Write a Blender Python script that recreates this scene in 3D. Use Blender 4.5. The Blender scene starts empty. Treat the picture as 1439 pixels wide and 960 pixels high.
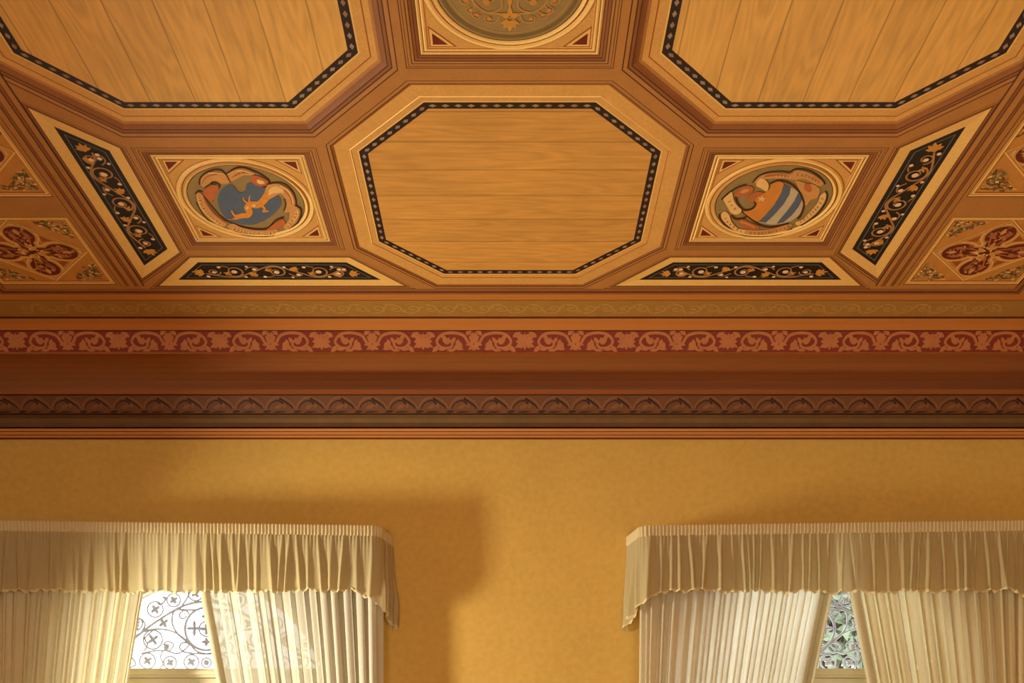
import bpy, math, random
from mathutils import Vector, geometry
random.seed(7)
PI = math.pi
scene = bpy.context.scene
COL = scene.collection

# ---------------------------------------------------------------- scale of the place
H = 3.4            # height of the ceiling ribs above the eye
EYE = 1.6
CZ = EYE + H       # ceiling rib face, metres
WALL_V = 2.2       # far wall, in units of H
WALL_Y = WALL_V * H
HALF_U = 0.936     # half width of the flat ceiling
COR_E = WALL_V - 1.94
HALF_W = (HALF_U + COR_E) * H
REAR_Y = -2.6

# ---------------------------------------------------------------- materials
def lin(c):
    return tuple(((x/255)/12.92 if x/255 <= 0.04045 else ((x/255+0.055)/1.055)**2.4) for x in c)

MATS = {}
def mat(name, col, var=0.12, scale=6.0, rough=0.6, grain=None, bump=0.0, fine=0.05, spec=0.3):
    m = bpy.data.materials.new(name); m.use_nodes = True
    nt = m.node_tree; N = nt.nodes; L = nt.links
    b = N['Principled BSDF']
    b.inputs['Roughness'].default_value = rough
    b.inputs['Specular IOR Level'].default_value = spec
    c = lin(col)
    tc = N.new('ShaderNodeTexCoord')
    mp = N.new('ShaderNodeMapping')
    s = {None: (1, 1, 1), 'x': (.09, 1, 1), 'y': (1, .09, 1)}[grain]
    mp.inputs['Scale'].default_value = s
    L.new(tc.outputs['Object'], mp.inputs['Vector'])
    n1 = N.new('ShaderNodeTexNoise'); n1.inputs['Scale'].default_value = scale
    n1.inputs['Detail'].default_value = 5; n1.inputs['Roughness'].default_value = .6
    n2 = N.new('ShaderNodeTexNoise'); n2.inputs['Scale'].default_value = scale*14
    n2.inputs['Detail'].default_value = 3
    L.new(mp.outputs[0], n1.inputs['Vector']); L.new(mp.outputs[0], n2.inputs['Vector'])
    def ma(op, a, bb):
        q = N.new('ShaderNodeMath'); q.operation = op
        for k, v in enumerate((a, bb)):
            if isinstance(v, (int, float)): q.inputs[k].default_value = v
            else: L.new(v, q.inputs[k])
        return q.outputs[0]
    a = ma('MULTIPLY', ma('SUBTRACT', n1.outputs['Fac'], .5), 2*var*1.6)
    bb = ma('MULTIPLY', ma('SUBTRACT', n2.outputs['Fac'], .5), 2*fine*1.6)
    f = ma('ADD', ma('ADD', a, bb), 1.0)
    vm = N.new('ShaderNodeVectorMath'); vm.operation = 'SCALE'
    vm.inputs[0].default_value = c
    L.new(f, vm.inputs['Scale'])
    L.new(vm.outputs[0], b.inputs['Base Color'])
    if bump:
        bp = N.new('ShaderNodeBump'); bp.inputs['Strength'].default_value = bump
        bp.inputs['Distance'].default_value = .004
        L.new(n2.outputs['Fac'], bp.inputs['Height']); L.new(bp.outputs[0], b.inputs['Normal'])
    MATS[name] = m
    return m

def plank_mat(name, col, axis, pitch, shift=0.0):
    """Boards running along `axis`, joints every `pitch` metres across it."""
    m = bpy.data.materials.new(name); m.use_nodes = True
    nt = m.node_tree; N = nt.nodes; L = nt.links
    b = N['Principled BSDF']; b.inputs['Roughness'].default_value = .55
    b.inputs['Specular IOR Level'].default_value = .3
    tc = N.new('ShaderNodeTexCoord'); sp = N.new('ShaderNodeSeparateXYZ')
    L.new(tc.outputs['Object'], sp.inputs[0])
    along, across = (sp.outputs[0], sp.outputs[1]) if axis == 'x' else (sp.outputs[1], sp.outputs[0])
    def ma(op, a, bb=0.0):
        q = N.new('ShaderNodeMath'); q.operation = op
        for k, v in enumerate((a, bb)):
            if isinstance(v, (int, float)): q.inputs[k].default_value = v
            else: L.new(v, q.inputs[k])
        return q.outputs[0]
    t = ma('DIVIDE', ma('ADD', across, shift), pitch)
    idx = ma('FLOOR', t); fr = ma('FRACT', t)
    wn = N.new('ShaderNodeTexWhiteNoise'); wn.noise_dimensions = '1D'
    L.new(idx, wn.inputs['W'])
    cb = N.new('ShaderNodeCombineXYZ')
    L.new(ma('ADD', ma('MULTIPLY', along, .13), ma('MULTIPLY', wn.outputs['Value'], 9.0)), cb.inputs[0])
    L.new(across, cb.inputs[1]); L.new(wn.outputs['Value'], cb.inputs[2])
    # cathedral grain: distance field warped by stretched noise
    n0 = N.new('ShaderNodeTexNoise'); n0.inputs['Scale'].default_value = 5.0
    n0.inputs['Detail'].default_value = 2
    L.new(cb.outputs[0], n0.inputs['Vector'])
    rings = ma('SINE', ma('MULTIPLY', n0.outputs['Fac'], 95.0))
    n1 = N.new('ShaderNodeTexNoise'); n1.inputs['Scale'].default_value = 46.0
    n1.inputs['Detail'].default_value = 4
    L.new(cb.outputs[0], n1.inputs['Vector'])
    n2 = N.new('ShaderNodeTexNoise'); n2.inputs['Scale'].default_value = 1.6
    n2.inputs['Detail'].default_value = 3
    L.new(tc.outputs['Object'], n2.inputs['Vector'])
    v = ma('ADD', 1.0, ma('MULTIPLY', rings, .06))
    v = ma('ADD', v, ma('MULTIPLY', ma('SUBTRACT', n1.outputs['Fac'], .5), .42))
    v = ma('ADD', v, ma('MULTIPLY', ma('SUBTRACT', n2.outputs['Fac'], .5), .42))
    v = ma('ADD', v, ma('MULTIPLY', ma('SUBTRACT', wn.outputs['Value'], .5), .10))
    edge = ma('MINIMUM', fr, ma('SUBTRACT', 1.0, fr))
    line = N.new('ShaderNodeMapRange'); line.inputs['From Min'].default_value = .006
    line.inputs['From Max'].default_value = .022
    line.inputs['To Min'].default_value = .58; line.inputs['To Max'].default_value = 1.0
    L.new(edge, line.inputs['Value'])
    v = ma('MULTIPLY', v, line.outputs[0])
    vm = N.new('ShaderNodeVectorMath'); vm.operation = 'SCALE'
    vm.inputs[0].default_value = lin(col)
    L.new(v, vm.inputs['Scale']); L.new(vm.outputs[0], b.inputs['Base Color'])
    MATS[name] = m
    return m

WOOD = (212, 158, 80)
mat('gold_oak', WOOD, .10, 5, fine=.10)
mat('pale_oak', (234, 188, 104), .08, 5, fine=.08)
mat('bead_pale', (250, 208, 124), .05, 5)  # pale edge highlight of the mouldings, put into the colour
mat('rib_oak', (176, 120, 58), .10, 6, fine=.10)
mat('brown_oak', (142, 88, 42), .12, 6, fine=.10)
mat('groove', (82, 42, 18), .15, 8)
mat('red_line', (160, 84, 32), .1, 8)
plank_mat('boards_across', (206, 150, 72), 'x', .065*H, shift=.035)
plank_mat('boards_deep', (220, 168, 86), 'y', .0625*H, shift=.05)  # paler wood, lightened further for the stronger light nearer the viewer
mat('ebony', (40, 27, 20), .2, 12, rough=.5)
mat('inlay_grey', (156, 132, 112), .15, 30)
mat('inlay_pink', (150, 114, 92), .15, 30)
mat('black_ground', (34, 26, 18), .25, 14, rough=.5)
mat('blue_line', (120, 122, 116), .15, 20)
mat('vine', (168, 122, 70), .15, 20)
mat('leaf_gold', (204, 142, 56), .2, 20)
mat('berry', (236, 200, 154), .15, 30)
mat('crimson', (112, 34, 18), .15, 20)
mat('crimson_deep', (104, 40, 18), .25, 16)
mat('crimson_light', (172, 104, 62), .2, 24)
mat('field_olive', (150, 124, 72), .12, 14)
mat('field_rim', (120, 96, 50), .12, 14)
mat('sage_orange', (196, 134, 60), .12, 14)
mat('shield_blue', (86, 98, 112), .14, 14)
mat('stripe_blue', (88, 100, 116), .12, 14)
mat('stripe_white', (196, 178, 140), .08, 14)
mat('shield_orange', (212, 136, 52), .10, 14)
mat('ribbon_tan', (208, 150, 82), .14, 22)
mat('ribbon_red', (190, 104, 52), .16, 22)
mat('ribbon_cream', (236, 190, 116), .10, 22)
mat('outline', (70, 44, 20), .15, 20)
mat('beast', (220, 142, 52), .16, 30)
mat('lettering', (132, 62, 30), .2, 30)
mat('letter_pale', (246, 208, 130), .1, 30)
mat('acanthus', (176, 138, 74), .2, 24)
mat('corner_ground', (118, 86, 42), .25, 30)
mat('acanthus_dark', (104, 92, 50), .2, 24)
mat('frieze_red', (126, 46, 20), .16, 10)
mat('frieze_scroll', (180, 110, 58), .16, 12)
mat('olive_band', (166, 122, 54), .12, 8, fine=.12)
mat('olive_scroll', (186, 138, 66), .12, 10)
mat('cornice_tan', (192, 122, 54), .12, 4, grain='x')
mat('cornice_brown', (150, 88, 40), .14, 4, grain='x')
mat('cornice_dark', (84, 48, 24), .18, 4, grain='x')
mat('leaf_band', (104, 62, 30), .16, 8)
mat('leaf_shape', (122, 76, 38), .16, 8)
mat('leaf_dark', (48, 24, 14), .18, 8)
mat('grey_band', (112, 80, 44), .18, 6)
mat('plaster', (206, 166, 81), .08, 1.6, rough=.75, bump=.2, fine=.09, spec=.2)
mat('white_plaster', (226, 212, 176), .04, 4, rough=.7)
mat('frame_paint', (214, 204, 164), .04, 6, rough=.5)
mat('grille_paint', (182, 180, 200), .05, 12, rough=.5)
mat('parquet', (178, 132, 80), .18, 4, grain='y', rough=.4)
mat('bark', (96, 74, 54), .2, 8, rough=.9)
mat('leaf_green', (112, 124, 100), .3, 3, rough=.7)

def fabric(name, col, transp, transl, scale=60):
    m = bpy.data.materials.new(name); m.use_nodes = True
    nt = m.node_tree; N = nt.nodes; L = nt.links
    N.remove(N['Principled BSDF'])
    out = N['Material Output']
    d = N.new('ShaderNodeBsdfDiffuse'); t = N.new('ShaderNodeBsdfTranslucent'); p = N.new('ShaderNodeBsdfTransparent')
    tc = N.new('ShaderNodeTexCoord'); n = N.new('ShaderNodeTexNoise')
    n.inputs['Scale'].default_value = scale; n.inputs['Detail'].default_value = 3
    L.new(tc.outputs['Object'], n.inputs['Vector'])
    r = N.new('ShaderNodeMapRange'); r.inputs['To Min'].default_value = .92; r.inputs['To Max'].default_value = 1.06
    L.new(n.outputs['Fac'], r.inputs['Value'])
    v = N.new('ShaderNodeVectorMath'); v.operation = 'SCALE'; v.inputs[0].default_value = lin(col)
    L.new(r.outputs[0], v.inputs['Scale'])
    L.new(v.outputs[0], d.inputs['Color']); L.new(v.outputs[0], t.inputs['Color'])
    p.inputs['Color'].default_value = (*lin((250, 246, 232)), 1)
    a = N.new('ShaderNodeMixShader'); a.inputs[0].default_value = transl
    L.new(d.outputs[0], a.inputs[1]); L.new(t.outputs[0], a.inputs[2])
    b = N.new('ShaderNodeMixShader'); b.inputs[0].default_value = transp
    L.new(a.outputs[0], b.inputs[1]); L.new(p.outputs[0], b.inputs[2])
    L.new(b.outputs[0], out.inputs['Surface'])
    MATS[name] = m
fabric('sheer_thin', (222, 216, 192), .07, .33)
fabric('sheer_close', (236, 226, 186), .0, .42)
fabric('sheer_white', (236, 231, 210), .02, .62)
fabric('sheer_soft', (226, 214, 170), .05, .44)
fabric('sheer_hem', (228, 220, 190), .03, .50)
fabric('valance_cloth', (198, 180, 132), .01, .34)
fabric('valance_tape', (216, 198, 150), .0, .15)

def glass():
    m = bpy.data.materials.new('glass'); m.use_nodes = True
    nt = m.node_tree; N = nt.nodes; L = nt.links
    N.remove(N['Principled BSDF'])
    t = N.new('ShaderNodeBsdfTransparent'); t.inputs['Color'].default_value = (.95, .97, .96, 1)
    g = N.new('ShaderNodeBsdfGlossy'); g.inputs['Roughness'].default_value = .03
    x = N.new('ShaderNodeMixShader'); x.inputs[0].default_value = .06
    L.new(t.outputs[0], x.inputs[1]); L.new(g.outputs[0], x.inputs[2])
    L.new(x.outputs[0], N['Material Output'].inputs['Surface'])
    MATS['glass'] = m
glass()

# ---------------------------------------------------------------- mesh helpers
JIT = random.Random(99)
class MB:
    def __init__(s): s.v = []; s.f = []; s.m = []; s.names = []
    def mi(s, name):
        if name not in s.names: s.names.append(name)
        return s.names.index(name)
    def poly(s, pts, m):
        i = len(s.v); s.v += [Vector(p) for p in pts]
        s.f.append(tuple(range(i, i+len(pts)))); s.m.append(s.mi(m))
    def grid(s, rows, m, closed=False):
        """rows: list of equally long point lists."""
        i = len(s.v); n = len(rows[0])
        for r in rows: s.v += [Vector(p) for p in r]
        k = s.mi(m)
        for a in range(len(rows)-1):
            for b in range(n if closed else n-1):
                c = (b+1) % n
                s.f.append((i+a*n+b, i+a*n+c, i+(a+1)*n+c, i+(a+1)*n+b)); s.m.append(k)
    def box(s, x0, x1, y0, y1, z0, z1, m):
        P = [(x, y, z) for z in (z0, z1) for y in (y0, y1) for x in (x0, x1)]
        for q in ((0, 2, 3, 1), (4, 5, 7, 6), (0, 1, 5, 4), (2, 6, 7, 3), (0, 4, 6, 2), (1, 3, 7, 5)):
            s.poly([P[k] for k in q], m)
    def tube(s, pts, r, m, n=7):
        pts = [Vector(p) for p in pts]; rows = []
        for i, p in enumerate(pts):
            t = (pts[min(i+1, len(pts)-1)] - pts[max(i-1, 0)]).normalized()
            u = t.cross(Vector((0, 1, 0)))
            if u.length < .05: u = t.cross(Vector((1, 0, 0)))
            u.normalize(); w = t.cross(u)
            rr = r(i/(len(pts)-1)) if callable(r) else r
            rows.append([p + (u*math.cos(2*PI*k/n) + w*math.sin(2*PI*k/n))*rr for k in range(n)])
        s.grid(rows, m, closed=True)
        s.poly(rows[0][::-1], m); s.poly(rows[-1], m)
    def stroke(s, mp, pts, w, m, taper=(1, 1), n=6, layer=0):
        P = smooth(pts, n); L = []; R = []; lay0 = layer + JIT.random()*.3
        for i, p in enumerate(P):
            layer = lay0 + .3*i/len(P)
            a = P[max(i-1, 0)]; b = P[min(i+1, len(P)-1)]
            d = Vector((b[0]-a[0], b[1]-a[1]));
            if d.length < 1e-9: d = Vector((1, 0))
            d.normalize(); t = i/(len(P)-1)
            ww = w*.5*(taper[0]*(1-t)+taper[1]*t)
            L.append(mp(p[0]-d.y*ww, p[1]+d.x*ww, layer)); R.append(mp(p[0]+d.y*ww, p[1]-d.x*ww, layer))
        s.grid([L, R], m)
    def leaf(s, mp, c, ang, ln, wd, m, layer=0):
        ca, sa = math.cos(ang), math.sin(ang); pts = []
        layer = layer + JIT.random()*.5
        for t, q in ((0, 0), (.2, .7), (.45, 1), (.75, .6), (1, 0), (.75, -.6), (.45, -1), (.2, -.7)):
            x, y = t*ln, q*wd*.5
            pts.append(mp(c[0]+x*ca-y*sa, c[1]+x*sa+y*ca, layer))
        s.poly(pts, m)
    def disc(s, mp, c, r, m, layer=0, n=12):
        if n == 12 or n == 8: layer = layer+.8+JIT.random()*.3
        s.poly([mp(c[0]+r*math.cos(2*PI*k/n), c[1]+r*math.sin(2*PI*k/n), layer) for k in range(n)], m)
    def palm(s, mp, c, ang, r, m, layer=0, k=5, spread=2.4):
        for i in range(k):
            a = ang + spread*(i/(k-1)-.5)
            s.leaf(mp, c, a, r*(1.0-.25*abs(i/(k-1)-.5)*2), r*.42, m, layer)
    def build(s, name, parent=None, origin=None, smooth_=False, sharp=None):
        o0 = Vector(origin) if origin is not None else (Vector(parent['_o']) if parent is not None else Vector((0, 0, 0)))
        me = bpy.data.meshes.new(name)
        me.from_pydata([v-o0 for v in s.v], [], s.f)
        for n_ in s.names: me.materials.append(MATS[n_])
        me.polygons.foreach_set('material_index', s.m)
        if smooth_: me.polygons.foreach_set('use_smooth', [True]*len(s.f))
        me.update()
        o = bpy.data.objects.new(name, me); COL.objects.link(o)
        if parent is not None:
            o.parent = parent
        else:
            o.location = o0
        ORI[o.name] = o0; o['_o'] = tuple(o0)
        return o
ORI = {}
def smooth(pts, n=6):
    P = [tuple(p) for p in pts]
    if len(P) < 3: 
        return [tuple(P[0][k]+(P[1][k]-P[0][k])*i/n for k in range(len(P[0]))) for i in range(n+1)]
    out = []
    for i in range(len(P)-1):
        p0 = P[max(i-1, 0)]; p1 = P[i]; p2 = P[i+1]; p3 = P[min(i+2, len(P)-1)]
        for j in range(n):
            t = j/n
            out.append(tuple(.5*(2*p1[k]+(p2[k]-p0[k])*t+(2*p0[k]-5*p1[k]+4*p2[k]-p3[k])*t*t+(3*p1[k]-p0[k]-3*p2[k]+p3[k])*t**3) for k in range(len(p1))))
    out.append(P[-1]); return out
def spiral(c, r0, r1, a0, turns, n=18):
    return [(c[0]+(r0+(r1-r0)*i/n)*math.cos(a0+turns*2*PI*i/n), c[1]+(r0+(r1-r0)*i/n)*math.sin(a0+turns*2*PI*i/n)) for i in range(n+1)]

def thing(name, loc, label, cat, group=None):
    o = bpy.data.objects.new(name, None); COL.objects.link(o)
    o.location = loc; o.empty_display_size = .1
    o['_o'] = tuple(loc)
    return tag(o, label, cat, group)
def tag(o, label, cat=None, group=None, kind=None):
    o['label'] = label
    if cat: o['category'] = cat
    if group: o['group'] = group
    if kind: o['kind'] = kind
    return o
def structure(o, label=None, cat=None):
    o['kind'] = 'structure'
    if label: o['label'] = label
    if cat: o['category'] = cat
    return o

# ceiling plane: plan coordinates (u, v) in units of H, z measured down(-)/up(+) from the rib face
def ceil_map(z=0.0):
    return lambda u, v, layer=0: Vector((u*H, v*H, CZ + z - .0009*layer))

def inset(poly, d):
    """Offset a convex polygon (list of (u,v), counter-clockwise) inwards by d."""
    n = len(poly); lines = []
    for i in range(n):
        a = Vector(poly[i]); b = Vector(poly[(i+1) % n]); t = (b-a).normalized()
        lines.append((a+Vector((-t.y, t.x))*d, t))
    out = []
    for i in range(n):
        p, t = lines[i-1]; q, s = lines[i]
        den = t.x*s.y-t.y*s.x
        k = ((q.x-p.x)*s.y-(q.y-p.y)*s.x)/den
        out.append((p.x+t.x*k, p.y+t.y*k))
    return out

def sweep(mb, poly, prof):
    """prof: (inset d, z metres, material of the band up to the next entry)."""
    for (d0, z0, m), (d1, z1, _) in zip(prof, prof[1:]):
        A = inset(poly, d0); B = inset(poly, d1)
        for i in range(len(poly)):
            j = (i+1) % len(poly)
            mb.poly([(A[i][0]*H, A[i][1]*H, CZ+z0), (A[j][0]*H, A[j][1]*H, CZ+z0),
                     (B[j][0]*H, B[j][1]*H, CZ+z1), (B[i][0]*H, B[i][1]*H, CZ+z1)], m)

def octagon(cu, cv, h=.224, e=.119):
    return [(cu+e, cv-h), (cu+h, cv-e), (cu+h, cv+e), (cu+e, cv+h), (cu-e, cv+h), (cu-h, cv+e), (cu-h, cv-e), (cu-e, cv-h)]
def square(cu, cv, h):
    return [(cu-h, cv-h), (cu+h, cv-h), (cu+h, cv+h), (cu-h, cv+h)]

HOLES = []

# ---------------------------------------------------------------- octagonal coffers
AU, AV, V0 = .4215, .429, 1.6706
def octagonal_coffer(cu, cv, big, label):
    base = octagon(cu, cv)
    root = thing('octagonal_coffer', (cu*H, cv*H, CZ), label, 'ceiling coffer', 'octagonal coffers of the ceiling')
    mb = MB()
    if big:
        zt = .026
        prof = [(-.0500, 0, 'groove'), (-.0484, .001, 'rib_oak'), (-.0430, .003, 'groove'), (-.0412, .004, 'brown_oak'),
                (-.0375, .006, 'groove'), (-.036, .007, 'brown_oak'), (-.0325, .013, 'brown_oak'), (-.0285, .018, 'rib_oak'), (-.0245, .0215, 'gold_oak'), (-.021, .0235, 'gold_oak'),  # cove bands darken towards the lip, painting in its soft shade
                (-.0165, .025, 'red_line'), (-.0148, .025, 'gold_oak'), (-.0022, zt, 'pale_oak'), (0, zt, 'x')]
    else:
        zt = .010
        prof = [(-.0460, 0, 'groove'), (-.0446, .001, 'rib_oak'), (-.0405, .001, 'groove'), (-.0390, .003, 'brown_oak'), (-.0350, .007, 'gold_oak'),
                (-.0130, .008, 'bead_pale'), (-.0116, .0055, 'red_line'), (-.0106, .008, 'gold_oak'), (-.002, zt, 'pale_oak'), (0, zt, 'x')]  # pale strip paints the bead's highlight, red strip its dark side
    HOLES.append(inset(base, prof[0][0]))
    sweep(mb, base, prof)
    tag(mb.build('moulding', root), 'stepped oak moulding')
    # inlaid ebony band with lozenges
    ib = MB(); W = .0128
    inner = inset(base, W)
    sweep(ib, base, [(0, zt, 'ebony'), (W, zt, 'x')])
    mid = inset(base, W/2); mp = ceil_map(zt)
    for i in range(8):
        a = Vector(mid[i]); b = Vector(mid[(i+1) % 8]); t = (b-a); ln = t.length; t.normalize(); nn = Vector((-t.y, t.x))
        k = max(3, round(ln/.0182))
        for j in range(k):
            c = a + t*ln*(j+.5)/k
            s, w = .0057, .0032
            ib.poly([mp(*(c+t*s), 1), mp(*(c+nn*w), 1), mp(*(c-t*s), 1), mp(*(c-nn*w), 1)], 'inlay_pink' if random.random() < .3 else 'inlay_grey')
    tag(ib.build('inlay_band', root), 'black inlaid band of small pale lozenges')
    pb = MB()
    pb.poly([mp(*p) for p in inner], 'boards_deep' if big else 'boards_across')
    tag(pb.build('planking', root), 'plain oak boards')

octagonal_coffer(0, V0, False, 'central octagonal coffer nearest the cornice, its oak boards running from side to side')
octagonal_coffer(-AU, V0-AV, True, 'large octagonal coffer with boards running lengthwise, above the blue shield panel')
octagonal_coffer(AU, V0-AV, True, 'large octagonal coffer with boards running lengthwise, above the striped shield panel')

# ---------------------------------------------------------------- square panels with a ring
def ringed_panel(cu, cv, name, label, cat, rz=1.0):
    root = thing(name, (cu*H, cv*H, CZ), label, cat)
    lip = square(cu, cv, .129); HOLES.append(inset(lip, -.0075))
    mb = MB(); zt = .012
    sweep(mb, lip, [(-.0075, 0, 'groove'), (-.0064, .0005, 'rib_oak'), (-.0042, .0005, 'groove'), (-.0034, .0008, 'rib_oak'), (0, .001, 'groove'), (.0013, .001, 'rib_oak'), (.0042, .002, 'groove'), (.0054, .003, 'brown_oak'), (.0085, .005, 'groove'), (.0095, .006, 'brown_oak'), (.0125, .009, 'groove'),
                    (.0137, .009, 'pale_oak'), (.0158, .005, 'pale_oak'), (.0178, .009, 'groove'), (.0188, .010, 'bead_pale'), (.0208, .006, 'pale_oak'), (.0232, .009, 'red_line'), (.0242, .010, 'gold_oak'), (.026, zt, 'x')])
    tag(mb.build('frame', root), 'square stepped oak frame')
    g = MB(); mp = ceil_map(zt)
    # ground between frame and ring
    n = 64; sq = [];
    for k in range(n):
        a = 2*PI*(k+.5)/n; c, s = math.cos(a), math.sin(a); q = .1035/max(abs(c), abs(s))
        sq.append(mp(cu+q*c, cv+q*s))
    for q in (0, 1, 2, 3):
        a = PI/4+q*PI/2
        k = int(n*(2*q+1)/8); sq.insert(k+q, mp(cu+.1035*math.copysign(1, math.cos(a)), cv+.1035*math.copysign(1, math.sin(a))))
    g.poly(sq, 'gold_oak')
    tag(g.build('backboard', root), 'plain oak square behind the ring')
    r = MB(); n = 72
    prof = [(.1085, zt, 'red_line'), (.1075, .010, 'pale_oak'), (.1050, .004, 'bead_pale'), (.1020, .005, 'pale_oak'), (.0995, .009, 'groove'), (.0985, .009, 'sage_orange'), (.0960, .003, 'bead_pale'), (.0935, .006, 'pale_oak'), (.0918, .009, 'outline'), (.0905, .010, 'x')]
    for (r0, z0, m), (r1, z1, _) in zip(prof, prof[1:]):
        r.grid([[(cu*H+rr*H*math.cos(2*PI*k/n), cv*H+rr*H*math.sin(2*PI*k/n), CZ+z) for k in range(n)] for rr, z in ((r0, z0), (r1, z1))], m, closed=True)
    tag(r.build('ring', root, smooth_=False), 'round double-beaded moulding')
    for sx in (-1, 1):
        for sy in (-1, 1):
            t = MB(); a, b = .0985, .0795
            tri = [(a, a), (a, b), (b, a)]
            t.poly([mp(cu+sx*p[0], cv+sy*p[1], 2) for p in tri], 'crimson')
            fr = inset(tri, -.0035) if True else tri
            big = [(a+.003, a+.003), (a+.003, b-.008), (b-.008, a+.003)]
            t.poly([mp(cu+sx*p[0], cv+sy*p[1], 1) for p in big], 'pale_oak')
            huge = [(a+.0042, a+.0042), (a+.0042, b-.012), (b-.012, a+.0042)]
            t.poly([mp(cu+sx*p[0], cv+sy*p[1], .5) for p in huge], 'red_line')
            tag(t.build('spandrel', root), 'small dark red corner triangle')
    f = MB()
    f.disc(ceil_map(.009), (cu, cv), .0906, 'field_olive', n=72)
    tag(f.build('field', root), 'olive grey painted disc')
    return root

def px_map(x0, y0, sc, z):
    """Painting laid out on the ceiling from sketch coordinates."""
    def f(X, Y):
        x = x0+X/sc; y = y0+Y/sc; d = 1163-y
        return ((x-716.5)/d*(1+z/H), 1470/d*(1+z/H))
    return f

def painted(root, name, shapes, f, z, label, parent=None):
    mb = MB(); mp = ceil_map(z)
    for si, sh in enumerate(shapes):
        kind, m, layer = sh[0], sh[1], sh[2]+.04*(si % 20)
        if kind == 'p':
            pts = smooth(sh[3]+[sh[3][0]], 4)[:-1] if len(sh) < 5 else sh[3]
            mb.poly([mp(*f(*p), layer) for p in pts], m)
        elif kind == 's':
            pts = smooth(sh[3], 5); w = sh[4]; L = []; R = []; lay_ = layer
            for i, p in enumerate(pts):
                layer = lay_+.02*i/len(pts)
                a = pts[max(i-1, 0)]; b = pts[min(i+1, len(pts)-1)]
                d = Vector((b[0]-a[0], b[1]-a[1])); d.normalize(); t = i/(len(pts)-1)
                tp = sh[5] if len(sh) > 5 else (1, 1)
                ww = w*.5*(tp[0]*(1-t)+tp[1]*t)
                L.append(mp(*f(p[0]-d.y*ww, p[1]+d.x*ww), layer)); R.append(mp(*f(p[0]+d.y*ww, p[1]-d.x*ww), layer))
            mb.grid([L, R], m)
    o = mb.build(name, parent or root)
    tag(o, label)
    return o

def letters(path, m, layer, size, gap, seed):
    """Short illegible brush strokes spaced along a path, as the banner lettering reads in the photo."""
    r = random.Random(seed); P = smooth(path, 8); out = []; acc = 0
    for i in range(1, len(P)):
        d = Vector((P[i][0]-P[i-1][0], P[i][1]-P[i-1][1])); acc += d.length
        if acc >= gap:
            acc = 0; d.normalize(); nrm = Vector((-d.y, d.x)); c = Vector(P[i])
            k = r.choice((0, 1, 2))
            if k == 0: out.append(('s', m, layer, [tuple(c-nrm*size), tuple(c+nrm*size)], size*.42))
            elif k == 1: out.append(('s', m, layer, [tuple(c-nrm*size+d*size*.5), tuple(c-d*size*.5), tuple(c+nrm*size+d*size*.4)], size*.4))
            else:
                out.append(('s', m, layer, [tuple(c-nrm*size-d*size*.4), tuple(c+nrm*size-d*size*.2)], size*.36))
                out.append(('s', m, layer, [tuple(c+d*size*.6-nrm*size*.8), tuple(c+d*size*.2+nrm*size*.9)], size*.36))
    return out

ZF = .009
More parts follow.
